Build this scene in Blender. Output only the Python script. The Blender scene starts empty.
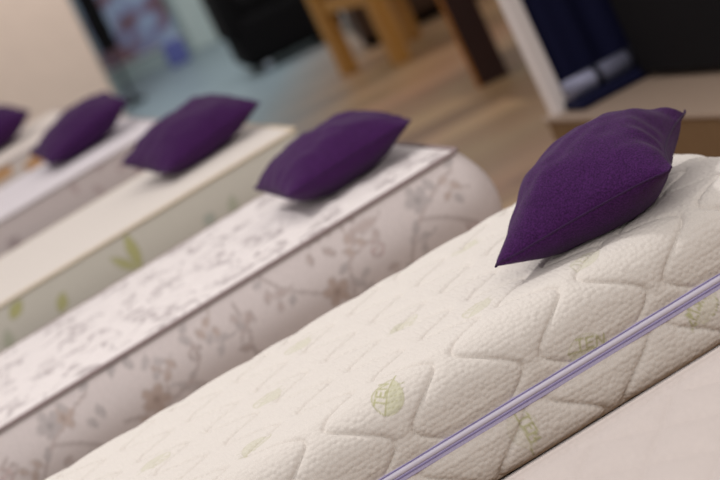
import bpy, bmesh, math, random
import numpy as np
from mathutils import Matrix, Vector, noise

random.seed(3)
rng = np.random.default_rng(3)
SC = bpy.context.scene
COL = SC.collection

# ------------------------------------------------------------------ colour / materials
def lin(c):
    c = c / 255.0
    return c / 12.92 if c <= 0.04045 else ((c + 0.055) / 1.055) ** 2.4

def srgb(r, g, b):
    return (lin(r), lin(g), lin(b), 1.0)

def mat(name, col, rough=0.8, metal=0.0, sheen=0.0, spec=0.3):
    m = bpy.data.materials.new(name)
    m.use_nodes = True
    b = m.node_tree.nodes['Principled BSDF']
    b.inputs['Base Color'].default_value = col
    b.inputs['Roughness'].default_value = rough
    b.inputs['Metallic'].default_value = metal
    b.inputs['Specular IOR Level'].default_value = spec
    if sheen:
        b.inputs['Sheen Weight'].default_value = sheen
        b.inputs['Sheen Roughness'].default_value = 0.5
    return m

def N(m, t, **kw):
    n = m.node_tree.nodes.new(t)
    for k, v in kw.items():
        setattr(n, k, v)
    return n

def L(m, a, b):
    m.node_tree.links.new(a, b)

def fabric(name, col, bump=0.3, scale=260, dist=0.001, print_attr=False, cells=0, rough=0.85,
           sheen=0.0, var=0.06, cell_bump=0.5):
    """woven cloth: fine noise weave, optional honeycomb dimples, optional printed pattern"""
    m = mat(name, col, rough, sheen=sheen, spec=0.15)
    bs = m.node_tree.nodes['Principled BSDF']
    tc = N(m, 'ShaderNodeTexCoord')
    src = tc.outputs['UV'] if cells else tc.outputs['Object']
    nz = N(m, 'ShaderNodeTexNoise')
    nz.inputs['Scale'].default_value = scale
    nz.inputs['Detail'].default_value = 3
    L(m, src, nz.inputs['Vector'])
    # yarn colour variation
    mx = N(m, 'ShaderNodeMix', data_type='RGBA')
    mx.inputs[6].default_value = tuple(c * (1 - var) for c in col[:3]) + (1,)
    mx.inputs[7].default_value = tuple(min(1, c * (1 + var)) for c in col[:3]) + (1,)
    rp = N(m, 'ShaderNodeMapRange')
    rp.inputs[1].default_value = 0.35
    rp.inputs[2].default_value = 0.65
    L(m, nz.outputs['Fac'], rp.inputs[0])
    L(m, rp.outputs[0], mx.inputs[0])
    out = mx.outputs[2]
    if print_attr:
        at = N(m, 'ShaderNodeAttribute', attribute_name='print')
        m2 = N(m, 'ShaderNodeMix', data_type='RGBA')
        L(m, at.outputs['Alpha'], m2.inputs[0])
        L(m, out, m2.inputs[6])
        L(m, at.outputs['Color'], m2.inputs[7])
        out = m2.outputs[2]
    L(m, out, bs.inputs['Base Color'])
    bp = N(m, 'ShaderNodeBump')
    bp.inputs['Strength'].default_value = bump
    bp.inputs['Distance'].default_value = dist
    L(m, nz.outputs['Fac'], bp.inputs['Height'])
    if cells:
        vo = N(m, 'ShaderNodeTexVoronoi', feature='SMOOTH_F1')
        vo.inputs['Scale'].default_value = cells
        vo.inputs['Randomness'].default_value = 0.55
        vo.inputs['Smoothness'].default_value = 0.3
        L(m, src, vo.inputs['Vector'])
        b2 = N(m, 'ShaderNodeBump', invert=True)
        b2.inputs['Strength'].default_value = cell_bump
        b2.inputs['Distance'].default_value = 0.0045
        L(m, vo.outputs['Distance'], b2.inputs['Height'])
        L(m, bp.outputs['Normal'], b2.inputs['Normal'])
        L(m, b2.outputs['Normal'], bs.inputs['Normal'])
    else:
        L(m, bp.outputs['Normal'], bs.inputs['Normal'])
    return m

def wood(name, c1, c2, rough=0.5, scale=6.0):
    m = mat(name, c1, rough)
    bs = m.node_tree.nodes['Principled BSDF']
    tc = N(m, 'ShaderNodeTexCoord')
    mp = N(m, 'ShaderNodeMapping')
    mp.inputs['Scale'].default_value = (scale * 3, scale * 3, scale * 0.3)
    nz = N(m, 'ShaderNodeTexNoise')
    nz.inputs['Scale'].default_value = 3
    nz.inputs['Detail'].default_value = 5
    nz.inputs['Distortion'].default_value = 0.6
    mx = N(m, 'ShaderNodeMix', data_type='RGBA')
    mx.inputs[6].default_value = c1
    mx.inputs[7].default_value = c2
    L(m, tc.outputs['Object'], mp.inputs[0])
    L(m, mp.outputs[0], nz.inputs['Vector'])
    L(m, nz.outputs['Fac'], mx.inputs[0])
    L(m, mx.outputs[2], bs.inputs['Base Color'])
    return m

M = {}
M['quilt'] = fabric('cream_knit', srgb(224, 218, 212), bump=0.2, scale=500, print_attr=True, cells=104, cell_bump=0.55)
M['zip_tape'] = fabric('lavender_tape', srgb(194, 188, 224), bump=0.3, scale=700, var=0.1)
M['zip_coil'] = mat('lavender_coil', srgb(226, 223, 242), 0.45, spec=0.5)
M['zip_edge'] = mat('violet_edge', srgb(142, 134, 182), 0.6)
M['purple'] = fabric('purple_cloth', srgb(62, 25, 77), bump=0.55, scale=330, dist=0.002, sheen=0.05, var=0.4, rough=0.9)
M['purple_seam'] = fabric('purple_seam', srgb(50, 20, 63), bump=0.4, scale=330, sheen=0.1, var=0.3)
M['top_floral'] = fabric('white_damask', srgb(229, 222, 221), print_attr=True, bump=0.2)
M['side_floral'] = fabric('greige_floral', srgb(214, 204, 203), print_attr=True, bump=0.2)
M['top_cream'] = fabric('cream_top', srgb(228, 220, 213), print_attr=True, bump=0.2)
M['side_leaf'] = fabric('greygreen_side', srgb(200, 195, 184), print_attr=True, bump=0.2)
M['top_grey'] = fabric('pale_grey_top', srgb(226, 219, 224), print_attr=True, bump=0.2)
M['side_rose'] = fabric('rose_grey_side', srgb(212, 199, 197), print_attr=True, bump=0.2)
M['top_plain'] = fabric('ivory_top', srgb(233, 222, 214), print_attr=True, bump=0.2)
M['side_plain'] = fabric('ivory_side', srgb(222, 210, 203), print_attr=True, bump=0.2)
M['top_front'] = fabric('oatmeal_top', srgb(202, 192, 188), print_attr=True, bump=0.2)
M['side_front'] = fabric('oatmeal_side', srgb(206, 196, 191), print_attr=True, bump=0.2)
M['pipe_front'] = fabric('oatmeal_piping', srgb(204, 194, 190), bump=0.2)
M['pipe_grey'] = fabric('taupe_piping', srgb(150, 134, 134), bump=0.2)
M['pipe_cream'] = fabric('straw_piping', srgb(220, 204, 180), bump=0.2)
M['pipe_pale'] = fabric('pale_piping', srgb(190, 178, 178), bump=0.2)
M['stand'] = wood('dark_stained_board', srgb(44, 32, 30), srgb(26, 18, 17), 0.6)
M['oak'] = wood('honey_oak', srgb(184, 136, 66), srgb(146, 100, 44), 0.5)
M['walnut'] = wood('dark_walnut', srgb(52, 24, 18), srgb(28, 12, 10), 0.5)
M['walnut_lit'] = wood('walnut_lit_side', srgb(178, 118, 56), srgb(140, 90, 40), 0.5)  # amber colour stands for light falling on the dark leg's left face
M['brown_cab'] = wood('brown_laminate', srgb(74, 52, 36), srgb(52, 36, 26), 0.5)
M['black_uph'] = fabric('black_upholstery', srgb(10, 9, 11), bump=0.3, scale=90)
M['chrome'] = mat('brushed_steel', srgb(190, 200, 212), 0.3, 1.0)
M['white_frame'] = mat('off_white_lacquer', srgb(238, 230, 228), 0.45)
M['navy'] = fabric('navy_cloth', srgb(20, 22, 52), bump=0.3, scale=60)
M['black_box'] = fabric('black_cloth', srgb(13, 11, 15), bump=0.2, scale=60)
M['pod_top'] = wood('bleached_laminate', srgb(176, 156, 140), srgb(158, 136, 118), 0.5)
M['pod_side'] = wood('brown_fascia', srgb(134, 106, 74), srgb(112, 86, 58), 0.6)
M['beige_wall'] = fabric('beige_panel', srgb(206, 184, 168), bump=0.1, scale=8, var=0.02)
M['teal_wall'] = fabric('teal_grey_paint', srgb(150, 166, 168), bump=0.1, scale=6, var=0.03)
M['pale_panel'] = fabric('pale_teal_laminate', srgb(172, 186, 184), bump=0.1, scale=6, var=0.02)
M['silver'] = mat('silver_cloth', srgb(138, 140, 164), 0.4, 0.3)
M['strap'] = mat('dark_strap', srgb(22, 22, 36), 0.7)

# poster with soft patches of lilac, brown and pink
def poster_mat():
    m = mat('printed_poster', srgb(120, 130, 170), 0.5)
    bs = m.node_tree.nodes['Principled BSDF']
    tc = N(m, 'ShaderNodeTexCoord')
    nz = N(m, 'ShaderNodeTexNoise')
    nz.inputs['Scale'].default_value = 5.5
    nz.inputs['Detail'].default_value = 1.5
    rp = N(m, 'ShaderNodeValToRGB')
    e = rp.color_ramp.elements
    e[0].position = 0.30
    e[0].color = srgb(84, 58, 66)
    e[1].position = 0.72
    e[1].color = srgb(166, 182, 204)
    for p, c in ((0.42, srgb(128, 98, 108)), (0.50, srgb(124, 130, 168)), (0.58, srgb(150, 168, 196))):
        n = e.new(p)
        n.color = c
    L(m, tc.outputs['Object'], nz.inputs['Vector'])
    L(m, nz.outputs['Fac'], rp.inputs[0])
    L(m, rp.outputs[0], bs.inputs['Base Color'])
    return m
M['poster'] = poster_mat()
M['poster_blue'] = mat('poster_ink_blue', srgb(84, 90, 150), 0.5)
M['poster_pink'] = mat('poster_ink_pink', srgb(170, 130, 138), 0.5)

def floor_mat():
    m = mat('showroom_floor', srgb(150, 124, 98), 0.42, spec=0.35)
    bs = m.node_tree.nodes['Principled BSDF']
    tc = N(m, 'ShaderNodeTexCoord')
    mp = N(m, 'ShaderNodeMapping')
    mp.inputs['Rotation'].default_value = (0, 0, math.radians(-11.7))
    L(m, tc.outputs['Object'], mp.inputs[0])
    br = N(m, 'ShaderNodeTexBrick')
    br.inputs['Color1'].default_value = srgb(184, 148, 112)
    br.inputs['Color2'].default_value = srgb(136, 104, 76)
    br.inputs['Mortar'].default_value = srgb(120, 92, 68)
    br.inputs['Scale'].default_value = 1.0
    br.inputs['Mortar Size'].default_value = 0.003
    br.inputs['Brick Width'].default_value = 1.25
    br.inputs['Row Height'].default_value = 0.36
    L(m, mp.outputs[0], br.inputs['Vector'])
    nz = N(m, 'ShaderNodeTexNoise')
    nz.inputs['Scale'].default_value = 1.4
    nz.inputs['Detail'].default_value = 4
    L(m, mp.outputs[0], nz.inputs['Vector'])
    mx = N(m, 'ShaderNodeMix', data_type='RGBA', blend_type='MULTIPLY')
    mx.inputs[0].default_value = 0.35
    L(m, br.outputs['Color'], mx.inputs[6])
    L(m, nz.outputs['Color'], mx.inputs[7])
    # left zone of the floor: blue grey, blending into the brown planks
    sx = N(m, 'ShaderNodeSeparateXYZ')
    L(m, tc.outputs['Object'], sx.inputs[0])
    md = N(m, 'ShaderNodeMath', operation='MULTIPLY_ADD')   # x - 0.12*y
    md.inputs[1].default_value = -0.13
    L(m, sx.outputs['Y'], md.inputs[0])
    L(m, sx.outputs['X'], md.inputs[2])
    rg = N(m, 'ShaderNodeMapRange')
    rg.inputs[1].default_value = -2.15
    rg.inputs[2].default_value = -1.5
    L(m, md.outputs[0], rg.inputs[0])
    n2 = N(m, 'ShaderNodeTexNoise')
    n2.inputs['Scale'].default_value = 3.0
    cr = N(m, 'ShaderNodeMix', data_type='RGBA')
    cr.inputs[6].default_value = srgb(116, 132, 140)
    cr.inputs[7].default_value = srgb(136, 152, 158)
    L(m, tc.outputs['Object'], n2.inputs['Vector'])
    L(m, n2.outputs['Fac'], cr.inputs[0])
    fm = N(m, 'ShaderNodeMix', data_type='RGBA')
    L(m, rg.outputs[0], fm.inputs[0])
    L(m, cr.outputs[2], fm.inputs[6])
    L(m, mx.outputs[2], fm.inputs[7])
    L(m, fm.outputs[2], bs.inputs['Base Color'])
    return m
M['floor'] = floor_mat()

# ------------------------------------------------------------------ object helpers
def empty(name, mtx, label, cat, group=None):
    o = bpy.data.objects.new(name, None)
    o.empty_display_size = 0.2
    COL.objects.link(o)
    o.matrix_world = mtx
    o['label'] = label
    o['category'] = cat
    if group:
        o['group'] = group
    return o

def tag(o, label, cat, group=None):
    o['label'] = label
    o['category'] = cat
    if group:
        o['group'] = group
    return o

def link(name, me, m, parent=None, smooth=False):
    if m:
        me.materials.append(m)
    if smooth:
        me.polygons.foreach_set('use_smooth', [True] * len(me.polygons))
    o = bpy.data.objects.new(name, me)
    COL.objects.link(o)
    if parent:
        o.parent = parent
    return o

def grid_mesh(name, V, uv=None, prt=None, wrap_u=False, extra=None):
    """V: (nu, nv, 3) grid"""
    nu, nv = V.shape[:2]
    idx = np.arange(nu * nv).reshape(nu, nv)
    if wrap_u:
        a = idx
        b = np.roll(idx, -1, 0)
        q = np.stack([a[:, :-1], b[:, :-1], b[:, 1:], a[:, 1:]], -1).reshape(-1, 4)
    else:
        q = np.stack([idx[:-1, :-1], idx[1:, :-1], idx[1:, 1:], idx[:-1, 1:]], -1).reshape(-1, 4)
    faces = q.tolist()
    if extra:
        faces += extra(idx)
    me = bpy.data.meshes.new(name)
    me.from_pydata(V.reshape(-1, 3).tolist(), [], faces)
    if uv is not None:
        ul = me.uv_layers.new(name='UVMap')
        li = np.zeros(len(me.loops), dtype=np.int32)
        me.loops.foreach_get('vertex_index', li)
        ul.data.foreach_set('uv', uv.reshape(-1, 2)[li].astype(np.float32).ravel())
    if prt is not None:
        at = me.attributes.new('print', 'FLOAT_COLOR', 'POINT')
        at.data.foreach_set('color', prt.reshape(-1, 4).astype(np.float32).ravel())
    me.update()
    return me

def fix_normals(me):
    bm = bmesh.new()
    bm.from_mesh(me)
    bmesh.ops.recalc_face_normals(bm, faces=bm.faces)
    bm.to_mesh(me)
    bm.free()

class BM:
    """collects boxes, bars and tubes into one mesh"""
    def __init__(self):
        self.bm = bmesh.new()
    def box(self, c, size, rot=None, bevel=0.0, seg=2):
        r = bmesh.ops.create_cube(self.bm, size=1.0)
        vs = r['verts']
        mt = Matrix.Translation(c) @ (rot.to_4x4() if rot else Matrix()) @ Matrix.Diagonal((*size, 1))
        bmesh.ops.transform(self.bm, matrix=mt, verts=vs)
        if bevel:
            es = {e for v in vs for e in v.link_edges}
            bmesh.ops.bevel(self.bm, geom=list(es), offset=bevel, segments=seg, profile=0.6, affect='EDGES')
        return self
    def rod(self, p, q, r0, r1=None, n=16):
        p, q = Vector(p), Vector(q)
        d = q - p
        r = bmesh.ops.create_cone(self.bm, cap_ends=True, segments=n, radius1=r0, radius2=r0 if r1 is None else r1, depth=d.length)
        mt = Matrix.Translation((p + q) / 2) @ d.to_track_quat('Z', 'Y').to_matrix().to_4x4()
        bmesh.ops.transform(self.bm, matrix=mt, verts=r['verts'])
        return self
    def build(self, name, m, parent=None, smooth=False):
        me = bpy.data.meshes.new(name)
        self.bm.to_mesh(me)
        self.bm.free()
        return link(name, me, m, parent, smooth)

def tube_loop(name, pts, r, n=8, closed=True):
    """tube along a closed loop of points (numpy k,3), mostly horizontal loop"""
    P = np.array(pts)
    T = np.roll(P, -1, 0) - np.roll(P, 1, 0)
    T /= np.linalg.norm(T, axis=1)[:, None]
    up = np.array([0, 0, 1.0])
    S = np.cross(T, up)
    S /= np.linalg.norm(S, axis=1)[:, None]
    U = np.cross(S, T)
    a = np.linspace(0, 2 * np.pi, n + 1)
    V = P[:, None, :] + r * (np.cos(a)[None, :, None] * S[:, None, :] + np.sin(a)[None, :, None] * U[:, None, :])
    me = grid_mesh(name, V, wrap_u=True)
    return me

# ------------------------------------------------------------------ printed patterns (numpy painters)
class Paint:
    """paints ink shapes over a grid of (X,Y) cloth coordinates; RGBA where alpha is ink coverage"""
    def __init__(self, X, Y):
        self.X, self.Y = X, Y
        self.A = np.zeros(X.shape + (4,))
    def ink(self, mask, col, a=1.0):
        al = mask * a
        k = al > self.A[..., 3]
        for i in range(3):
            self.A[..., i] = np.where(k, col[i], self.A[..., i])
        self.A[..., 3] = np.maximum(self.A[..., 3], al)
    def line(self, pts, w, col, a=1.0, soft=0.0015):
        d = np.full(self.X.shape, 9.0)
        for (x0, y0), (x1, y1) in zip(pts[:-1], pts[1:]):
            dx, dy = x1 - x0, y1 - y0
            t = np.clip(((self.X - x0) * dx + (self.Y - y0) * dy) / (dx * dx + dy * dy + 1e-12), 0, 1)
            d = np.minimum(d, np.hypot(self.X - x0 - t * dx, self.Y - y0 - t * dy))
        self.ink(np.clip((w - d) / soft + 0.5, 0, 1), col, a)
    def ellipse(self, cx, cy, a, b, ang, col, al=1.0, soft=0.25):
        c, s = math.cos(ang), math.sin(ang)
        u = (self.X - cx) * c + (self.Y - cy) * s
        v = -(self.X - cx) * s + (self.Y - cy) * c
        r = np.hypot(u / a, v / b)
        self.ink(np.clip((1 - r) / soft + 0.5, 0, 1), col, al)
    def petal(self, cx, cy, ln, wd, ang, col, al=1.0):
        """leaf shape pointed at both ends starting at cx,cy"""
        c, s = math.cos(ang), math.sin(ang)
        u = ((self.X - cx) * c + (self.Y - cy) * s) / ln
        v = (-(self.X - cx) * s + (self.Y - cy) * c)
        half = wd * np.sqrt(np.clip(np.sin(np.pi * np.clip(u, 0, 1)), 0, 1)) * np.sin(np.pi * np.clip(u, 0, 1)) ** 0.5
        m = np.clip((half - np.abs(v)) / 0.003 + 0.3, 0, 1) * ((u > 0) & (u < 1))
        self.ink(m, col, al)
    def flower(self, cx, cy, r, rot, col, al=1.0, n=5):
        for k in range(n):
            a = rot + k * 2 * math.pi / n
            self.ellipse(cx + 0.55 * r * math.cos(a), cy + 0.55 * r * math.sin(a), 0.5 * r, 0.34 * r, a, col, al)
        self.ellipse(cx, cy, 0.3 * r, 0.3 * r, 0, tuple(c * 0.8 for c in col[:3]), min(1, al * 1.1))
    def curl(self, cx, cy, r, a0, turns, w, col, al=1.0):
        pts = []
        for i in range(26):
            t = i / 25
            a = a0 + turns * 2 * math.pi * t
            rr = r * (1 - 0.85 * t)
            pts.append((cx + rr * math.cos(a), cy + rr * math.sin(a)))
        self.line(pts, w, col, al)
        return pts[0]

def spline(pts, n=10):
    out = []
    P = [pts[0]] + list(pts) + [pts[-1]]
    for i in range(1, len(P) - 2):
        p0, p1, p2, p3 = (np.array(p, float) for p in P[i - 1:i + 3])
        for k in range(n):
            t = k / n
            out.append(tuple(0.5 * (2 * p1 + (p2 - p0) * t + (2 * p0 - 5 * p1 + 4 * p2 - p3) * t * t + (3 * p1 - p0 - 3 * p2 + p3) * t ** 3)))
    out.append(tuple(pts[-1]))
    return out

GREEN = srgb(180, 186, 126)
GREEN_D = srgb(162, 164, 90)
LETTERS = {
    'T': [[(0, 1), (1, 1)], [(0.5, 1), (0.5, 0)]],
    'E': [[(1, 1), (0, 1), (0, 0), (1, 0)], [(0, 0.5), (0.8, 0.5)]],
    'N': [[(0, 0), (0, 1), (1, 0), (1, 1)]],
}
def leaf_logo(pt, cx, cy, ang, size=0.074, flip=1, strength=1.0, fill=1.0, text=1.0, edge_ink=1.0):
    """printed leaf badge with the letters TEN across it; ang = direction tip -> stem"""
    c, s = math.cos(ang), math.sin(ang)
    box = np.hypot(pt.X - cx, pt.Y - cy) < size
    ii = np.argwhere(box)
    if len(ii) == 0:
        return
    i0, j0 = ii.min(0)
    i1, j1 = ii.max(0) + 1
    sub = Paint(pt.X[i0:i1, j0:j1], pt.Y[i0:i1, j0:j1])
    def w(u, v):
        v *= flip
        return (cx + size * (u * c - v * s), cy + size * (u * s + v * c))
    U = ((sub.X - cx) * c + (sub.Y - cy) * s) / size
    Vv = flip * (-(sub.X - cx) * s + (sub.Y - cy) * c) / size
    uu = np.clip(U + 0.5, 0, 1)
    half = 0.37 * np.sin(np.pi * uu ** 0.85) ** 0.75
    inside = np.clip((half - np.abs(Vv)) * 30 + 0.5, 0, 1) * ((U > -0.5) & (U < 0.5))
    # filled half and faint other half
    sub.ink(inside * np.clip(-Vv * 20 + 0.3, 0, 1), GREEN, 0.42 * strength * fill)
    sub.ink(inside, GREEN, 0.10 * strength * fill)
    edge = []
    for k in range(31):
        t = k / 30
        edge.append(w(t - 0.5, 0.37 * math.sin(math.pi * t ** 0.85) ** 0.75))
    sub.line(edge, 0.0013, GREEN_D, 0.6 * strength * edge_ink)
    sub.line([w(t - 0.5, -0.37 * max(0, math.sin(math.pi * t ** 0.85)) ** 0.75) for t in np.linspace(0, 1, 31)], 0.0013, GREEN_D, 0.5 * strength * edge_ink)
    sub.line([w(-0.5, 0), w(0.1, 0.02), w(0.64, -0.06)], 0.0016, GREEN_D, 0.65 * strength)
    for k, ch in enumerate('TEN'):
        for st in LETTERS[ch]:
            sub.line([w(-0.30 + 0.24 * k + 0.17 * x, 0.06 + 0.22 * y) for x, y in st], 0.0019, GREEN_D, min(1, 0.65 * strength * text))
    for k in range(5):
        u0 = -0.34 + 0.15 * k
        sub.line([w(u0, -0.02), w(u0 + 0.14, -0.32)], 0.0011, GREEN_D, 0.6 * strength * fill)
    pt.A[i0:i1, j0:j1] = np.where((sub.A[..., 3:] > pt.A[i0:i1, j0:j1, 3:]), sub.A, pt.A[i0:i1, j0:j1])

# ------------------------------------------------------------------ layout
PSI = math.radians(11.7)
WDIR = Vector((-math.sin(PSI), math.cos(PSI), 0))
def corner_frame(A, tau_deg):
    """frame at the near right top corner of a mattress; x along its length, y across, z up out of it"""
    t = math.radians(tau_deg)
    d = Vector((math.cos(PSI) * math.cos(t), math.sin(PSI) * math.cos(t), math.sin(t)))
    n = d.cross(WDIR).normalized()
    m = Matrix((d, WDIR, n)).transposed().to_4x4()
    m.translation = A
    return m

A2 = Vector((0.3022, 6.6338, 0.64))
LEN = 2.0
WID = 0.97
FR = {
    'front': (corner_frame(A2 - WDIR * 3.615, 3.3), 0.24),
    'quilt': (corner_frame(A2 - WDIR * 1.80, 3.0), 0.247),
    'floral': (corner_frame(A2, 4.2), 0.25),
    'leaf': (corner_frame(A2 + WDIR * 1.80 + Vector((0.03, 0.006, 0.0)), 4.0), 0.25),
    'rose': (corner_frame(A2 + WDIR * 3.72, 4.0), 0.25),
    'ivory': (corner_frame(A2 + WDIR * 5.60, 4.0), 0.25),
}

def plan_loop(off, re, n_arc=8, step=0.02, L_=LEN, W_=WID):
    """rounded rectangle loop x in [-L,0], y in [0,W]; off grows outward. returns pts, arclength"""
    x0, x1, y0, y1 = -L_ - off, off, -off, W_ + off
    r = re + off
    pts = []
    def seg(a, b):
        k = max(2, int(math.hypot(b[0] - a[0], b[1] - a[1]) / step))
        for i in range(k):
            t = i / k
            pts.append((a[0] + (b[0] - a[0]) * t, a[1] + (b[1] - a[1]) * t))
    def arc(cx, cy, a0):
        for i in range(n_arc):
            a = a0 + (math.pi / 2) * i / n_arc
            pts.append((cx + r * math.cos(a), cy + r * math.sin(a)))
    seg((x0 + r, y0), (x1 - r, y0)); arc(x1 - r, y0 + r, -math.pi / 2)
    seg((x1, y0 + r), (x1, y1 - r)); arc(x1 - r, y1 - r, 0)
    seg((x1 - r, y1), (x0 + r, y1)); arc(x0 + r, y1 - r, math.pi / 2)
    seg((x0, y1 - r), (x0, y0 + r)); arc(x0 + r, y0 + r, math.pi)
    return np.array(pts)

def plan_loop_n(off, re, base):
    """same point count as `base` loop of off=0 by offsetting along its normals"""
    T = np.roll(base, -1, 0) - np.roll(base, 1, 0)
    T /= np.linalg.norm(T, axis=1)[:, None]
    return base + off * np.stack([T[:, 1], -T[:, 0]], 1)

def mattress_root(key, label, group=None):
    fr, th = FR[key]
    base = fr @ Matrix.Translation((-LEN / 2, WID / 2, -th))
    o = empty('mattress', base, label, 'mattress', group)
    return o, np.array([LEN / 2, -WID / 2, th])

def bordered_mattress(key, label, top_m, side_m, pipe_m, top_paint, side_paint, puff, pipe_r=0.006, bulge=0.02, lip=0.0):
    """mattress with a separate top panel, side border and piping"""
    root, off = mattress_root(key, label)
    th = FR[key][1]
    re = 0.022
    base = plan_loop(0.0, re, step=0.006)
    # ---- side border: loops at heights
    nz = 46
    zs = np.linspace(-th, 0, nz)
    t = (zs + th) / th
    offs = bulge * np.sin(np.pi * t) - 0.004 * (t > 0.985) - 0.02 * np.clip(1 - t / 0.08, 0, 1) ** 2
    V = np.zeros((len(base), nz, 3))
    for j in range(nz):
        V[:, j, :2] = plan_loop_n(offs[j], re, base)
        V[:, j, 2] = zs[j]
    s = np.concatenate([[0], np.cumsum(np.hypot(*np.diff(base, axis=0).T))])
    X = np.repeat((base[0, 0] + s)[:, None], nz, 1)
    # near face runs along x, so the cloth coordinate equals x there
    Y = np.repeat(zs[None, :], len(base), 0)
    pt = Paint(X, Y)
    side_paint(pt)
    me = grid_mesh('side_border', V + off, prt=pt.A, wrap_u=True, extra=lambda idx: [idx[::-1, 0].tolist()])
    link('side_border', me, side_m, root, True)
    # ---- top panel
    nx, ny = 560, 270
    x = np.linspace(-LEN, 0, nx)
    y = np.linspace(0, WID, ny)
    GX, GY = np.meshgrid(x, y, indexing='ij')
    dx = np.minimum(GX + LEN, -GX)
    dy = np.minimum(GY, WID - GY)
    # rounded plan corners
    px, py = GX.copy(), GY.copy()
    inc = (dx < re) & (dy < re)
    u, v = (re - dx) / re, (re - dy) / re
    k = np.where(inc, np.maximum(u, v) / np.maximum(np.hypot(u, v), 1e-6), 1.0)
    sx = np.where(GX < -LEN / 2, 1, -1)
    sy = np.where(GY < WID / 2, 1, -1)
    cxx = np.where(GX < -LEN / 2, -LEN + re, -re)
    cyy = np.where(GY < WID / 2, re, WID - re)
    px = np.where(inc, cxx - sx * re * u * k, px)
    py = np.where(inc, cyy - sy * re * v * k, py)
    d = np.minimum(dx, dy)
    edge = np.clip(d / 0.03, 0, 1)
    Z = puff(GX, GY) * np.clip(d / 0.10, 0, 1) ** 2 + 0.010 * (1 - (1 - edge) ** 2) - 0.003
    if lip:
        Z -= lip * np.exp(-((d - 0.035) / 0.008) ** 2)
    pt = Paint(GX, GY)
    top_paint(pt)
    me = grid_mesh('top_panel', np.stack([px, py, Z], -1) + off, prt=pt.A)
    link('top_panel', me, top_m, root, True)
    # ---- piping round the top edge
    lp = plan_loop_n(0.002, re, base)[::2]
    me = tube_loop('piping', np.column_stack([lp, np.full(len(lp), -0.001)]) + off, pipe_r)
    link('piping', me, pipe_m, root, True)
    return root

def tufts(px, py, depth):
    def f(X, Y):
        a = np.abs(np.sin(np.pi * (X / px + Y / py)))
        b = np.abs(np.sin(np.pi * (X / px - Y / py)))
        return depth * (np.minimum(a, b) ** 0.5 - 1) + depth
    return f

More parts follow.
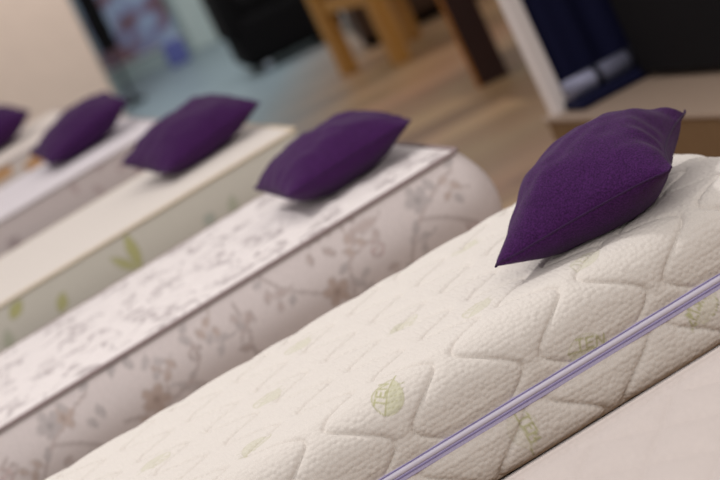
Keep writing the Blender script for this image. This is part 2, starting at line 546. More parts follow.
# ------------------------------------------------------------------ the quilted mattress in front (zip cover)
def quilt_mattress():
    root, off = mattress_root('quilt', 'cream quilted mattress with wavy stitching, green leaf prints and a lavender zip along its side')
    th = FR['quilt'][1]
    zz = -0.135
    P, Aamp, Ly, D = 0.131, 0.046, 0.172, 0.0095
    re = 0.04
    WID = 0.905
    X1 = 0.07
    def tri(p):
        return np.arcsin(0.80 * np.sin(2 * np.pi * p)) / math.asin(0.80)
    def quilt(X, Wv, x0, w0):
        """height of the quilting: padded cells between wavy stitch lines"""
        T = tri((Wv - w0) / Ly + 0.25)
        best = np.full(X.shape, 9.0)
        for n in range(int(-LEN / P) - 6, 8):
            sg = 1 if n % 2 == 0 else -1
            best = np.minimum(best, np.abs(X - (x0 + n * P + sg * Aamp * T)))
        dd = best * 0.72
        return D * (0.55 * np.clip(dd / 0.010, 0, 1) ** 0.5 + 0.45 * np.sin(np.pi / 2 * np.clip(dd / 0.05, 0, 1))) - 0.0028 * np.exp(-(dd / 0.0019) ** 2)
    def profile(upper, step):
        """polyline across the mattress with normals, from near zip to far zip"""
        pts, nrm = [], []
        if upper:
            z_edge, R, s = 0.0, 0.075, 1
        else:
            z_edge, R, s = -th, 0.05, -1
        def add(y, z, ny, nzv):
            pts.append((y, z)); nrm.append((ny, nzv))
        hs = abs(z_edge - zz) - R
        k = int(hs / step)
        for i in range(k):
            add(0, zz + s * hs * i / k, -1, 0)
        ka = int(R * math.pi / 2 / step)
        for i in range(ka):
            a = math.pi / 2 * i / ka
            add(R - R * math.cos(a), z_edge - s * R + s * R * math.sin(a), -math.cos(a), s * math.sin(a))
        kt = int((WID - 2 * R) / step)
        for i in range(kt + 1):
            add(R + (WID - 2 * R) * i / kt, z_edge, 0, s)
        for i in range(ka):
            a = math.pi / 2 * (1 - (i + 1) / ka)
            add(WID - R + R * math.cos(a), z_edge - s * R + s * R * math.sin(a), math.cos(a), s * math.sin(a))
        for i in range(k):
            add(WID, z_edge - s * R - s * hs * (i + 1) / k, 1, 0)
        pts, nrm = np.array(pts), np.array(nrm)
        w = np.concatenate([[0], np.cumsum(np.hypot(*np.diff(pts, axis=0).T))])
        return pts, nrm, w
    for upper in (True, False):
        step = 0.0023 if upper else 0.004
        pr, nr, w = profile(upper, step)
        xs = np.linspace(-LEN, X1, 901 if upper else 601)
        X = np.repeat(xs[:, None], len(w), 1)
        Wv = np.repeat(w[None, :], len(xs), 0)
        h = quilt(X, Wv, -0.569, 0.053) if upper else quilt(X, Wv, -0.469, 0.098)
        # cover is pulled in at the zip
        dz = np.minimum(Wv, w[-1] - Wv)
        h = h * np.clip(dz / 0.03, 0.15, 1)
        if not upper:
            flat = np.clip((np.abs(pr[:, 1] + th) - 0.002) / 0.02, 0, 1)
            h = h * flat[None, :]
        de = np.minimum(xs + LEN, X1 - xs)
        q = np.clip(re - de, 0, re)
        ins = re - np.sqrt(np.maximum(re * re - q * q, 0))
        sc_y = (WID - 2 * ins) / WID
        py = WID / 2 + (pr[None, :, 0] - WID / 2) * sc_y[:, None] + nr[None, :, 0] * h
        ze = (pr[None, :, 1] - zz) * (1 - 0.6 * ins / 0.135)[:, None] + zz
        if not upper:
            ze = np.where(np.abs(pr[None, :, 1] + th) < 1e-6, -th, ze)
        pz = ze + nr[None, :, 1] * h
        pt = Paint(X, Wv)
        wt = 0.060 + 0.075 * math.pi / 2 - 0.075
        if upper:
            leaf_logo(pt, -0.752, 0.127, math.radians(48))
            leaf_logo(pt, -0.402, 0.016, math.radians(-19), 0.082, text=0.95, fill=0.7, edge_ink=0.5)
            for x, y, a, st in ((-0.881, 0.428, 40, .5), (-0.978, 0.15, 215, .5), (-0.598, 0.381, 215, .5), (-0.504, 0.175, 40, .5),
                                (-0.31, 0.075, 40, .5), (-1.22, 0.18, 30, .5), (-1.12, 0.45, 215, .5), (-0.74, 0.70, 40, .5),
                                (-0.35, 0.70, 40, .5), (-0.12, 0.36, 215, .5), (-1.34, 0.36, 40, .5)):
                leaf_logo(pt, x, y + wt, math.radians(a), strength=st)
        else:
            leaf_logo(pt, -0.575, 0.045, math.radians(90), 0.074, flip=-1, text=1.0, fill=0.2, edge_ink=0.35)
            leaf_logo(pt, -0.185, 0.022, math.radians(-215), flip=1, fill=0.35, edge_ink=1.3)
            leaf_logo(pt, -0.90, 0.05, math.radians(250), flip=-1)
        V = np.stack([X, py, pz], -1)
        nm = 'cover_top' if upper else 'cover_underside'
        me = grid_mesh(nm, V + off, uv=np.stack([X, Wv], -1), prt=pt.A,
                       extra=lambda idx: [idx[0, :].tolist(), idx[-1, ::-1].tolist()])
        if not upper:
            me.flip_normals()
        link(nm, me, M['quilt'], root, True)
    # ---- zip: tape, raised coil and dark edge line, all round the cover
    base = plan_loop(0.0, re, step=0.01, L_=LEN + X1, W_=WID) + np.array([X1, 0.0])
    def strip(name, prof, m):
        V = np.zeros((len(base), len(prof), 3))
        for j, (o, z) in enumerate(prof):
            V[:, j, :2] = plan_loop_n(o, re, base)
            V[:, j, 2] = z
        link(name, grid_mesh(name, V + off, wrap_u=True), m, zp, True)
    zp_me_prof = [(-0.004, zz - 0.0130), (0.0035, zz - 0.0130), (0.0045, zz - 0.0115), (0.0045, zz + 0.0115), (0.0035, zz + 0.0130), (-0.004, zz + 0.0130)]
    V = np.zeros((len(base), len(zp_me_prof), 3))
    for j, (o, z) in enumerate(zp_me_prof):
        V[:, j, :2] = plan_loop_n(o, re, base)
        V[:, j, 2] = z
    zp = link('zipper', grid_mesh('zipper', V + off, wrap_u=True), M['zip_tape'], root, False)
    zp['label'] = 'lavender zip running round the cover'
    a = np.linspace(-math.pi / 2, math.pi / 2, 9)
    strip('zipper_coil', [(0.0044 + 0.0032 * math.cos(t), zz + 0.0045 + 0.0050 * math.sin(t)) for t in a], M['zip_coil'])
    strip('tape_edge', [(0.0045 + 0.0012 * math.cos(t), zz - 0.0045 + 0.0014 * math.sin(t)) for t in a], M['zip_edge'])
    strip('tape_edge', [(0.0045 + 0.0012 * math.cos(t), zz + 0.0112 + 0.0010 * math.sin(t)) for t in a], M['zip_edge'])
    return root

quilt_mattress()

# ------------------------------------------------------------------ other mattresses
TAUPE = srgb(182, 166, 162)
BROWN = srgb(180, 160, 150)
GREYI = srgb(180, 172, 172)
ROSE = srgb(196, 168, 166)

def floral_side(pt):
    a = 0.85
    for dx in (0.0, -1.02):
        o = lambda x, y: (x + dx, y)
        # stems
        for pts in ([(-0.57, -0.012), (-0.54, -0.06), (-0.49, -0.10), (-0.441, -0.13), (-0.40, -0.14)],
                    [(-0.40, -0.17), (-0.385, -0.13), (-0.37, -0.09), (-0.33, -0.075), (-0.29, -0.075)],
                    [(-0.80, -0.03), (-0.79, -0.09), (-0.84, -0.13), (-0.93, -0.15), (-1.02, -0.13)],
                    [(-0.66, -0.20), (-0.67, -0.14), (-0.655, -0.09), (-0.66, -0.03)],
                    [(-0.93, -0.14), (-0.96, -0.17), (-1.0, -0.21)],
                    [(-0.66, -0.16), (-0.72, -0.19), (-0.79, -0.17), (-0.84, -0.13)],
                    [(-0.26, -0.21), (-0.22, -0.14), (-0.17, -0.09), (-0.10, -0.05), (-0.04, -0.03)],
                    [(-0.17, -0.09), (-0.11, -0.12), (-0.05, -0.17)],
                    [(-0.44, -0.14), (-0.36, -0.19), (-0.28, -0.2)]):
            pt.line(spline([o(*p) for p in pts]), 0.0028, TAUPE, a * 0.9, 0.002)
        pt.flower(*o(-0.431, -0.132), 0.034, 0.3, BROWN, a)
        pt.flower(*o(-0.928, -0.125), 0.036, 0.9, BROWN, a)
        pt.flower(*o(-1.135, -0.05), 0.030, 0.1, BROWN, a * 0.9)
        pt.flower(*o(-0.150, -0.048), 0.032, 0.6, GREYI, a)
        pt.flower(*o(-0.66, -0.20), 0.026, 0.6, BROWN, a)
        pt.flower(*o(-0.25, -0.20), 0.028, 0.2, ROSE, a)
        pt.curl(*o(-0.30, -0.098), 0.022, 1.6, -1.2, 0.0028, ROSE, a)
        pt.curl(*o(-0.795, -0.085), 0.020, 0.3, 1.2, 0.0028, TAUPE, a)
        pt.curl(*o(-1.295, -0.085), 0.022, 1.6, 1.2, 0.003, TAUPE, a)
        pt.curl(*o(-0.06, -0.17), 0.018, 2.6, 1.1, 0.0026, ROSE, a)
        for x, y, an, ln in ((-0.449, -0.055, 80, .034), (-0.345, -0.065, 60, .042), (-0.372, -0.089, 200, .036), (-0.385, -0.06, 130, .04),
                             (-0.337, -0.19, 30, .045), (-0.66, -0.10, 120, .036), (-0.655, -0.09, 50, .036), (-0.665, -0.14, 160, .04),
                             (-0.79, -0.06, 120, .036), (-0.80, -0.03, 40, .03), (-0.96, -0.17, 190, .035), (-0.99, -0.03, 60, .034),
                             (-0.93, -0.04, 120, .034), (-1.05, -0.10, 100, .04), (-0.57, -0.02, 200, .03), (-0.20, -0.12, 60, .04),
                             (-0.10, -0.05, 110, .036), (-0.07, -0.08, -60, .034), (-0.05, -0.02, 20, .03), (-0.52, -0.08, 230, .035),
                             (-0.86, -0.20, 70, .04), (-0.72, -0.19, 250, .03), (-1.13, -0.19, 80, .05), (-1.08, -0.2, 40, .04)):
            pt.petal(*o(x, y), ln, 0.009, math.radians(an), TAUPE if (int(x * 1000) % 2) else GREYI, a)

def scatter_leaves(pt):
    r = random.Random(21)
    for i in range(26):
        x, y = -0.02 - 1.5 * r.random(), -0.015 - 0.2 * r.random()
        an = r.random() * 6.28
        c = (TAUPE, GREYI, BROWN)[i % 3]
        pt.line(spline([(x, y), (x + .03 * math.cos(an), y + .03 * math.sin(an)), (x + .06 * math.cos(an + .8), y + .06 * math.sin(an + .8))]), 0.0022, c, 0.6, 0.002)
        for k in range(3):
            pt.petal(x + .018 * k * math.cos(an), y + .018 * k * math.sin(an), 0.032, 0.0085, an + (0.9 if k % 2 else -0.9), c, 0.75)

def floral_top(pt):
    r = random.Random(5)
    c = srgb(158, 146, 148)
    for i in range(330):
        x, y = -LEN * r.random(), WID * r.random()
        an = r.random() * 6.28
        sub = np.abs(pt.X[:, 0] - x) < 0.09
        i0, i1 = np.argmax(sub), len(sub) - np.argmax(sub[::-1])
        s = Paint(pt.X[i0:i1], pt.Y[i0:i1])
        if i % 3 == 0:
            s.curl(x, y, 0.03, an, 1.1, 0.003, c, 0.55)
        elif i % 3 == 1:
            for k in range(3):
                s.petal(x, y, 0.055, 0.011, an + k * 1.1, c, 0.6)
        else:
            s.line(spline([(x, y), (x + 0.05 * math.cos(an), y + 0.05 * math.sin(an)), (x + 0.09 * math.cos(an + .7), y + 0.09 * math.sin(an + .7))]), 0.003, c, 0.5)
        A = pt.A[i0:i1]
        pt.A[i0:i1] = np.where(s.A[..., 3:] > A[..., 3:], s.A, A)

OLIVE = srgb(172, 170, 108)
def leaf_side(pt):
    for dx in (0.0, -0.78):
        pt.petal(-0.62 + dx, -0.125, 0.125, 0.019, math.radians(84), OLIVE, 0.85)
        pt.petal(-0.625 + dx, -0.12, 0.10, 0.015, math.radians(128), OLIVE, 0.8)
        pt.petal(-0.895 + dx, -0.11, 0.07, 0.018, math.radians(50), OLIVE, 0.8)
        pt.petal(-1.03 + dx, -0.05, 0.07, 0.018, math.radians(30), OLIVE, 0.85)
        pt.petal(-0.39 + dx, -0.11, 0.05, 0.02, math.radians(30), srgb(150, 160, 150), 0.6)
        pt.petal(-0.30 + dx, -0.14, 0.08, 0.018, math.radians(70), srgb(160, 166, 140), 0.6)
        pt.line(spline([(-0.60 + dx, -0.2), (-0.62 + dx, -0.13), (-0.60 + dx, -0.02)]), 0.003, OLIVE, 0.5)

def rose_side(pt):
    r = random.Random(9)
    for i in range(34):
        x, y = -0.02 - 1.5 * r.random(), -0.02 - 0.2 * r.random()
        if i % 3 == 0:
            pt.flower(x, y, 0.030, r.random() * 6, ROSE if i % 2 else srgb(170, 150, 152), 0.7)
        else:
            pt.petal(x, y, 0.06, 0.013, r.random() * 6, srgb(184, 158, 158), 0.6)

def none(pt):
    pass

def ivory_side(pt):
    for x, y in ((-0.45, -0.06), (-0.75, -0.05), (-0.30, -0.09), (-1.0, -0.07), (-0.6, -0.14)):
        for k in range(3):
            pt.petal(x, y, 0.07, 0.02, 0.7 + k * 0.9, srgb(206, 150, 84), 0.85)

def lumps(X, Y):
    return 0.004 * np.sin(X * 46 + 2 * np.sin(Y * 31)) * np.sin(Y * 37 + 1.5 * np.sin(X * 23))

bordered_mattress('floral', 'second mattress behind the zipped one, grey-brown flower vines on its side and taupe piping',
                  M['top_floral'], M['side_floral'], M['pipe_grey'], floral_top, lambda p: (floral_side(p), scatter_leaves(p)), lumps, 0.0065, 0.042)
bordered_mattress('leaf', 'cream-topped mattress with a grey-green side printed with olive leaves',
                  M['top_cream'], M['side_leaf'], M['pipe_cream'], none, leaf_side, tufts(0.3, 0.3, 0.002), 0.006, 0.03)
bordered_mattress('rose', 'pale mattress with a pinkish flowered side under the fourth purple cushion',
                  M['top_grey'], M['side_rose'], M['pipe_pale'], none, rose_side, tufts(0.25, 0.25, 0.003), 0.006, 0.03)
bordered_mattress('ivory', 'farthest ivory mattress beside the beige partition, with an orange leaf print on its side',
                  M['top_plain'], M['side_plain'], M['pipe_pale'], none, ivory_side, tufts(0.25, 0.25, 0.003), 0.006, 0.03)
bordered_mattress('front', 'plain ivory tufted mattress in the bottom right corner, nearest to the viewer',
                  M['top_front'], M['side_front'], M['pipe_front'], none, none, tufts(0.14, 0.22, 0.011), 0.008, 0.02, lip=0.009)

# ------------------------------------------------------------------ bed bases (slope with the mattress)
def bed_base(key, label):
    fr, th = FR[key]
    c = fr @ Vector((-LEN / 2, WID / 2, -th))
    floor_m = Matrix.Translation((c.x, c.y, 0)) @ Matrix.Rotation(PSI, 4, 'Z')
    root = empty('bed_base', floor_m, label, 'bed base', 'bases under the row of mattresses')
    inv = floor_m.inverted()
    rel = inv @ (fr @ Matrix.Translation((-LEN / 2, WID / 2, -th)))
    b = BM()
    b.box(Vector((0, 0, -0.031)), (LEN - 0.06, WID - 0.06, 0.06), bevel=0.006)
    bmesh.ops.transform(b.bm, matrix=rel, verts=b.bm.verts)
    b.build('platform', M['stand'], root)
    for sx in (-1, 1):
        for sy in (-1, 1):
            p = rel @ Vector((sx * (LEN / 2 - 0.14), sy * (WID / 2 - 0.12), -0.055))
            BM().box(Vector((p.x, p.y, p.z / 2)), (0.07, 0.07, p.z), bevel=0.005).build('leg', M['stand'], root)

for k, lab in (('front', 'dark base under the nearest ivory mattress'),
               ('quilt', 'dark base showing as a black line under the zipped quilted mattress'),
               ('floral', 'dark base under the mattress with flower vines'),
               ('leaf', 'dark base under the mattress with olive leaves'),
               ('rose', 'dark base under the mattress with the pinkish side'),
               ('ivory', 'dark base under the farthest ivory mattress')):
    bed_base(k, lab)

# ------------------------------------------------------------------ cushions
def cushion(key, pos, ang, a, label, seed, thick=(0.074, 0.088), pleat=1.0, skew=0.0, pinch=0.06):
    fr = FR[key][0]
    yaw, pit, rol = (math.radians(v) for v in ang)
    R = Matrix.Rotation(yaw, 3, 'Z') @ Matrix.Rotation(pit, 3, 'X') @ Matrix.Rotation(rol, 3, 'Y')
    x0, y0, h0 = pos
    floor_z = 0.0105 if key == 'quilt' else 0.0118
    root = empty('cushion', fr @ Matrix.Translation((x0, y0, floor_z)) @ R.to_4x4(), label, 'cushion', 'purple cushions on the mattresses')
    lift = R.inverted() @ Vector((0, 0, h0 - floor_z))
    n = 121
    g = np.sin(np.linspace(-1, 1, n) * math.pi / 2)
    U, Vv = np.meshgrid(g, g, indexing='ij')
    def outline(U, V):
        return (a / 2 * U * (1 - np.where(U > 0, pinch, 0.05) * (1 - V * V) * U * U), a / 2 * V * (1 - 0.05 * (1 - U * U) * V * V))
    px, py = outline(U, Vv)
    tip = 1 - 0.028 * (np.abs(U) * np.abs(Vv)) ** 8          # blunt sewn corners
    px, py = px * tip, py * tip
    px = px + skew * (1 - U) / 2 * (1 + Vv) / 2          # a cushion pulled out of square
    e = np.clip((1 - U ** 2), 0, 1) * np.clip((1 - Vv ** 2), 0, 1)
    body = 0.35 * e ** 0.42 + 0.65 * (np.clip(1 - np.abs(U) ** 2.4, 0, 1) * np.clip(1 - np.abs(Vv) ** 2.4, 0, 1)) ** 0.8
    fold = np.zeros_like(U)
    for i in range(n):
        for j in range(n):
            fold[i, j] = noise.noise((U[i, j] * 2.2 + seed * 7.1, Vv[i, j] * 2.2, seed)) * 0.010 + \
                         noise.noise((U[i, j] * 5 + seed, Vv[i, j] * 5, seed + 4)) * 0.0035
    def pl(edge, along, ph, f):
        return np.exp(-((1 - edge) / 0.22) ** 2) * np.clip((1 - edge) / 0.03, 0, 1) * np.sin(along * f + ph + 1.3 * np.sin(along * 5 + seed)) * 0.0045
    ple = pl(U, Vv, seed, 17) + 0.6 * pl(-U, Vv, seed + 2, 15) + 0.5 * pl(Vv, U, seed + 1, 16) + 0.35 * pl(-Vv, U, seed + 3, 14)
    amp = np.minimum(1, e * 3)
    top = thick[0] * body + fold * amp + ple * pleat
    bot = -thick[1] * body + 0.5 * fold * amp + 0.4 * ple * pleat
    mid = 0.010 * (U ** 2 + Vv ** 2 - 1.0) * -0.3          # corners droop slightly
    verts, faces = [], []
    Rn = np.array(R)
    Ri = Rn.T
    base = np.array(lift)
    def settle(z):
        P = np.stack([px, py, z + mid], -1) + base
        Q = P @ Rn.T                                     # mattress axes, origin on the cloth
        Q[..., 2] = np.where(Q[..., 2] < 0.0, 0.0 + 0.03 * Q[..., 2] * 0, Q[..., 2])
        return Q @ Rn
    T, B = settle(top), settle(bot)
    idx = np.arange(n * n).reshape(n, n)
    q = np.stack([idx[:-1, :-1], idx[1:, :-1], idx[1:, 1:], idx[:-1, 1:]], -1).reshape(-1, 4)
    bi = idx.copy() + n * n
    # share the rim
    rim = np.zeros((n, n), bool)
    rim[0] = rim[-1] = True
    rim[:, 0] = rim[:, -1] = True
    bi[rim] = idx[rim]
    qb = np.stack([bi[:-1, :-1], bi[:-1, 1:], bi[1:, 1:], bi[1:, :-1]], -1).reshape(-1, 4)
    me = bpy.data.meshes.new('cover')
    me.from_pydata(np.concatenate([T.reshape(-1, 3), B.reshape(-1, 3)]).tolist(), [], np.concatenate([q, qb]).tolist())
    bm = bmesh.new()
    bm.from_mesh(me)
    bmesh.ops.delete(bm, geom=[v for v in bm.verts if not v.link_faces], context='VERTS')
    bm.to_mesh(me)
    bm.free()
    link('cover', me, M['purple'], root, True)
    ring = np.concatenate([T[:-1, 0], T[-1, :-1], T[:0:-1, -1], T[0, :0:-1]])
    link('seam', tube_loop('seam', ring, 0.0022, 6), M['purple_seam'], root, True)
    return root

cushion('quilt', (-0.189, 0.247, 0.080), (-28.8, 1.5, -4.9), 0.380,
        'purple cushion in sharp focus on the zipped quilted mattress', 1, (0.100, 0.088), 1.3, 0.075, 0.15)
cushion('floral', (-0.192, 0.410, 0.088), (0.6, 1.3, -0.8), 0.370,
        'purple cushion on the mattress with flower vines', 2)
cushion('leaf', (-0.206, 0.510, 0.094), (8.4, 7.5, -4.7), 0.392,
        'purple cushion on the cream-topped mattress with olive leaves', 3, (0.074, 0.095))
cushion('rose', (-0.226, 0.575, 0.098), (0.5, 5.1, -9.1), 0.394,
        'purple cushion just right of the one cut by the left edge', 4, (0.062, 0.098))
cushion('ivory', (-0.365, 0.56, 0.10), (4, 4.0, -6), 0.385,
        'farthest purple cushion, cut by the left edge of the picture', 5, (0.085, 0.095))

# ------------------------------------------------------------------ floor and back walls
def plane_box(name, c, size, m, kind='structure', rot=None):
    o = BM().box(Vector(c), size, rot).build(name, m)
    o['kind'] = kind
    return o
plane_box('floor', (0, 10, -0.05), (30, 34, 0.1), M['floor'])
plane_box('wall_back', (0, 21.0, 1.6), (16, 0.2, 3.2), M['teal_wall'])
plane_box('wall_left', (-2.78, 18.1, 1.35), (3.5, 0.12, 2.7), M['beige_wall'])

# poster on the back wall, with soft printed blots
po = empty('poster', Matrix.Translation((-0.86, 20.89, 0.14)), 'large blue and brown printed poster on the back wall', 'poster')
BM().box(Vector((0, -0.01, 0.7)), (0.60, 0.02, 1.4), bevel=0.004).build('printed_sheet', M['poster'], po)
b = BM()
b.box(Vector((0, 0, -0.004)), (0.66, 0.03, 0.012)).build('rail', M['white_frame'], po)
BM().box(Vector((0, 0, 1.404)), (0.66, 0.03, 0.012)).build('rail', M['white_frame'], po)
# pale panel right of it
BMp = BM().box(Vector((0, 0, 1.1)), (0.36, 0.06, 2.2), bevel=0.01)
o = BMp.build('room_divider', M['pale_panel'])
o.location = (-0.32, 20.75, 0)
tag(o, 'pale teal upright panel between the poster and the black armchair', 'panel')
# small blue box at the foot of the poster
o = BM().box(Vector((0, 0, 0.09)), (0.16, 0.14, 0.18), bevel=0.02).build('storage_box', M['poster_blue'])
o.location = (-0.62, 20.3, 0)
tag(o, 'small blue box on the floor below the poster', 'box')
# black roller banner edge beside the beige partition
bs_ = empty('banner_stand', Matrix.Translation((-0.97, 18.9, 0)), 'black upright stand beside the edge of the beige partition', 'stand')
BM().box(Vector((0, 0, 1.15)), (0.13, 0.05, 1.5), bevel=0.01).build('panel', M['black_uph'], bs_)
BM().rod((0, 0, 0.02), (0, 0, 0.42), 0.012).build('pole', M['black_uph'], bs_, True)
BM().box(Vector((0, 0, 0.012)), (0.14, 0.10, 0.024), bevel=0.006).build('foot', M['black_uph'], bs_)

# ------------------------------------------------------------------ black armchair
ar = empty('armchair', Matrix.Translation((0.13, 17.25, 0)) @ Matrix.Rotation(math.radians(6), 4, 'Z'),
           'black upholstered armchair on short metal feet behind the oak stool', 'armchair')
BM().box(Vector((0, 0, 0.215)), (0.66, 0.62, 0.33), bevel=0.07, seg=5).build('body', M['black_uph'], ar, True)
BM().box(Vector((0, -0.02, 0.43)), (0.46, 0.56, 0.14), bevel=0.05, seg=4).build('seat_cushion', M['black_uph'], ar, True)
BM().box(Vector((0, 0.27, 0.60)), (0.62, 0.16, 0.56), bevel=0.06, seg=4).build('backrest', M['black_uph'], ar, True)
for sx in (-1, 1):
    BM().box(Vector((sx * 0.29, -0.01, 0.42)), (0.15, 0.6, 0.36), bevel=0.06, seg=4).build('armrest', M['black_uph'], ar, True)
for sx in (-1, 1):
    for sy in (-1, 1):
        BM().rod((sx * 0.20, sy * 0.25, 0), (sx * 0.20, sy * 0.25, 0.07), 0.03, 0.036).build('foot', M['chrome'] if sx < 0 else M['black_uph'], ar, True)

# ------------------------------------------------------------------ oak stool with four thick legs
P1, P2 = Vector((0.340, 14.90, 0)), Vector((0.590, 14.33, 0))
ev = (P2 - P1)
eu = ev.normalized()
pv = Vector((0.917, 0.40, 0)) * 0.42
sa = math.atan2(eu.y, eu.x)
cen = P1 + ev / 2 + pv / 2
st = empty('stool', Matrix.Translation(cen) @ Matrix.Rotation(sa, 4, 'Z'), 'honey oak stool with thick square legs on the brown floor', 'stool')
hx, hy = ev.length / 2, pv.length / 2
for sx in (-1, 1):
    for sy in (-1, 1):
        BM().box(Vector((sx * hx, sy * hy, 0.30)), (0.085, 0.085, 0.60), bevel=0.008).build('leg', M['oak'], st)
for sy in (-1, 1):
    BM().box(Vector((0, sy * hy, 0.385)), (2 * hx - 0.07, 0.04, 0.075), bevel=0.006).build('rail', M['oak'], st)
for sx in (-1, 1):
    BM().box(Vector((sx * hx, 0, 0.385)), (0.04, 2 * hy - 0.07, 0.075), bevel=0.006).build('rail', M['oak'], st)
BM().box(Vector((0, 0, 0.62)), (2 * hx + 0.12, 2 * hy + 0.12, 0.045), bevel=0.012).build('seat', M['oak'], st)

# dark cabinet behind the stool
cb = empty('cabinet', Matrix.Translation((0.98, 15.80, 0)) @ Matrix.Rotation(math.radians(4), 4, 'Z'), 'low dark brown cabinet behind the oak stool', 'cabinet')
BM().box(Vector((0, 0, 0.47)), (1.0, 0.4, 0.82), bevel=0.008).build('body', M['brown_cab'], cb)
BM().box(Vector((0, 0.02, 0.03)), (0.94, 0.34, 0.06)).build('plinth', M['black_uph'], cb)
for sx in (-1, 1):
    d = BM().box(Vector((sx * 0.248, -0.209, 0.47)), (0.48, 0.02, 0.76), bevel=0.004).build('door', M['brown_cab'], cb)
    BM().rod((sx * 0.05, -0.235, 0.4), (sx * 0.05, -0.235, 0.55), 0.006).build('handle', M['chrome'], d, True)

# ------------------------------------------------------------------ dark heavy-legged table
dt = empty('table', Matrix.Translation((1.56, 12.46, 0)) @ Matrix.Rotation(math.radians(-4), 4, 'Z'), 'dark wooden table with a thick leg, light on its left face painted as amber, left of the white frame', 'table')
for sx in (-1, 1):
    for sy in (-1, 1):
        l = BM().box(Vector((sx * 0.72 + 0.02, sy * 0.26, 0.36)), (0.135, 0.14, 0.72), bevel=0.006).build('leg', M['walnut'], dt)
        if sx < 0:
            e_ = BM().box(Vector((sx * 0.72 + 0.02 - 0.0765, sy * 0.26, 0.36)), (0.018, 0.14, 0.718), bevel=0.004).build('lit_side_strip', M['walnut_lit'], l)  # thin added strip, paints the leg's left face as lit
BM().box(Vector((0, 0, 0.745)), (1.72, 0.76, 0.05), bevel=0.01).build('tabletop', M['walnut'], dt)
BM().box(Vector((0, 0.26, 0.65)), (1.4, 0.03, 0.12)).build('apron', M['walnut'], dt)

# ------------------------------------------------------------------ podium with the white framed navy booth
C0 = Vector((0.728, 9.335, 0))
DX = Vector((math.cos(PSI), math.sin(PSI), 0))
pod_m = Matrix.Translation(C0) @ Matrix.Rotation(math.radians(15.3), 4, 'Z')       # x to the right, y away, podium spans y from -3.2 to 0
pd = empty('podium', pod_m @ Matrix.Translation((1.6, -1.3, 0)), 'low podium with a pale top and brown fascia behind the sharp purple cushion', 'podium')
BM().box(Vector((0, 0, 0.0935)), (3.18, 2.58, 0.187)).build('fascia', M['pod_side'], pd)
BM().box(Vector((0, 0, 0.1935)), (3.2, 2.6, 0.013), bevel=0.003).build('deck', M['pod_top'], pd)

bt = empty('booth_stand', pod_m @ Matrix.Translation((1.2, -0.06, 0.2)), 'off-white frame stand holding a navy cloth panel, standing on the podium corner', 'stand')
BM().box(Vector((-1.150, 0, 1.05)), (0.056, 0.056, 2.1), bevel=0.006).build('post', M['white_frame'], bt)
BM().box(Vector((1.150, 0, 1.05)), (0.056, 0.056, 2.1), bevel=0.006).build('post', M['white_frame'], bt)
BM().box(Vector((0, 0, 2.14)), (2.356, 0.056, 0.08), bevel=0.006).build('top_rail', M['white_frame'], bt)
BM().box(Vector((0, 0, 0.022)), (2.24, 0.05, 0.044), bevel=0.006).build('bottom_rail', M['white_frame'], bt)
# navy cloth with soft folds
x = np.linspace(-1.105, 1.105, 180)
z = np.linspace(0.05, 2.1, 8)
X, Z = np.meshgrid(x, z, indexing='ij')
Yf = 0.01 + 0.014 * np.sin(X * 26) + 0.006 * np.sin(X * 61 + 1)
front = np.stack([X, Yf - 0.004, Z], -1)
V = np.concatenate([front, np.stack([X, Yf + 0.004, Z], -1)[:, ::-1]], 1)
V = np.concatenate([V, V[:, :1]], 1)
me = grid_mesh('cloth_panel', V)
link('cloth_panel', me, M['navy'], bt, True)

# black covered box (sofa) on the podium, right
sf = empty('sofa', pod_m @ Matrix.Translation((0.93, -0.935, 0.2)), 'black sofa on the podium at the right edge of the picture', 'sofa')
BM().box(Vector((0, 0, 0.20)), (1.30, 1.30, 0.36), bevel=0.02, seg=3).build('base', M['black_box'], sf, True)
BM().box(Vector((0.06, 0, 0.46)), (1.1, 1.04, 0.18), bevel=0.05, seg=4).build('seat_cushion', M['black_box'], sf, True)
for sy in (-1, 1):
    BM().box(Vector((0, sy * 0.58, 0.44)), (1.26, 0.14, 0.34), bevel=0.04, seg=4).build('armrest', M['black_box'], sf, True)
BM().box(Vector((-0.56, 0, 0.62)), (0.16, 1.3, 0.66), bevel=0.04, seg=4).build('backrest', M['black_box'], sf, True)
for sx in (-1, 1):
    for sy in (-1, 1):
        BM().rod((sx * 0.55, sy * 0.55, 0), (sx * 0.55, sy * 0.55, 0.03), 0.03).build('foot', M['chrome'], sf)

# navy pad with a silver roll strapped on it, in front of the cloth
pdm = pod_m @ Matrix.Translation((0.20, -0.185, 0.2))
o = BM().box(Vector((0, 0, 0.018)), (0.30, 0.15, 0.036), bevel=0.015, seg=4).build('floor_pad', M['navy'], None, True)
o.matrix_world = pdm
tag(o, 'navy pad lying on the podium at the foot of the white post', 'pad')
rl = empty('bedding_roll', pod_m @ Matrix.Translation((0.20, -0.165, 0.236)), 'silvery roll with dark straps lying on the navy pad', 'roll')
BM().rod((-0.14, 0, 0.034), (0.14, 0, 0.034), 0.034, n=24).build('roll', M['silver'], rl, True)
for xx in (-0.02, 0.115):
    BM().rod((xx - 0.012, 0, 0.034), (xx + 0.012, 0, 0.034), 0.0365, n=24).build('strap', M['strap'], rl, True)

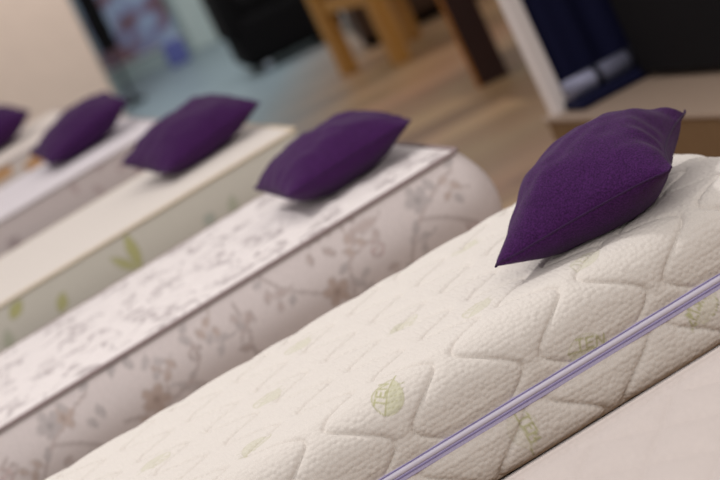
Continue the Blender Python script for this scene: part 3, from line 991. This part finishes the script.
# ------------------------------------------------------------------ light
def area(name, loc, target, size, power, col, shape='RECTANGLE', sy=None):
    ld = bpy.data.lights.new(name, 'AREA')
    ld.energy = power
    ld.color = col
    ld.shape = shape
    ld.size = size
    if sy:
        ld.size_y = sy
    o = bpy.data.objects.new(name, ld)
    COL.objects.link(o)
    o.location = loc
    o.rotation_euler = (Vector(target) - Vector(loc)).to_track_quat('-Z', 'Y').to_euler()
    return o
area('ceiling_lamp', (-1.5, 5.9, 4.2), (0.2, 5.2, 0.6), 0.35, 66, (1.0, 0.965, 0.94), 'DISK')
area('ceiling_panel', (0, 4.0, 4.6), (0, 4.5, 0), 3.0, 22, (1.0, 0.955, 0.93), 'RECTANGLE', 6.0)
area('ceiling_panel', (0, 13.0, 4.6), (0, 12.0, 0), 4.0, 76, (1.0, 0.97, 0.95), 'RECTANGLE', 8.0)
area('hall_and_fill_lamp', (-2.4, 10.6, 4.2), (-0.2, 8.2, 0.6), 0.8, 20, (1.0, 0.965, 0.94), 'DISK')
area('hall_and_fill_lamp', (0.9, 0.2, 3.4), (-0.1, 6.5, 0.5), 1.6, 84, (1.0, 0.955, 0.90), 'DISK')  # added fill behind the camera, brightens the near sides of the mattresses
area('wall_washer', (-1.0, 16.5, 3.6), (-0.6, 20.9, 0.4), 1.2, 110, (0.96, 0.98, 1.0), 'DISK')
w = bpy.data.worlds.new('hall')
w.use_nodes = True
w.node_tree.nodes['Background'].inputs['Color'].default_value = (1.0, 0.93, 0.895, 1)
w.node_tree.nodes['Background'].inputs['Strength'].default_value = 0.58
SC.world = w

# ------------------------------------------------------------------ camera
cd = bpy.data.cameras.new('camera')
cam = bpy.data.objects.new('camera', cd)
COL.objects.link(cam)
cd.sensor_width = 36.0
cd.lens = 2800.0 / 720 * 36
th = math.atan(467.0 / 2800.0)
ro = math.radians(25.4)
fw = Vector((0, math.cos(th), -math.sin(th)))
up = Vector((0, math.sin(th), math.cos(th)))
xh = Vector((1, 0, 0))
cr = xh * math.cos(ro) - up * math.sin(ro) * -1 * -1
cr = xh * math.cos(ro) + up * (-math.sin(ro)) * -1
# image right = cos*horizontal + (-sin)*... : moving right in the picture also moves down the plumb line
cr = xh * math.cos(ro) - up * math.sin(ro)
cu = xh * math.sin(ro) + up * math.cos(ro)
m = Matrix((cr, cu, -fw)).transposed().to_4x4()
m.translation = (0, 0, 1.65)
cam.matrix_world = m
cd.clip_end = 100
cd.dof.use_dof = True
cd.dof.focus_distance = 4.75
cd.dof.aperture_fstop = 4.0
SC.camera = cam

SC.view_settings.view_transform = 'Standard'
SC.view_settings.look = 'None'
SC.view_settings.gamma = 1.0
SC.view_settings.use_curve_mapping = False
SC.view_settings.exposure = -0.14
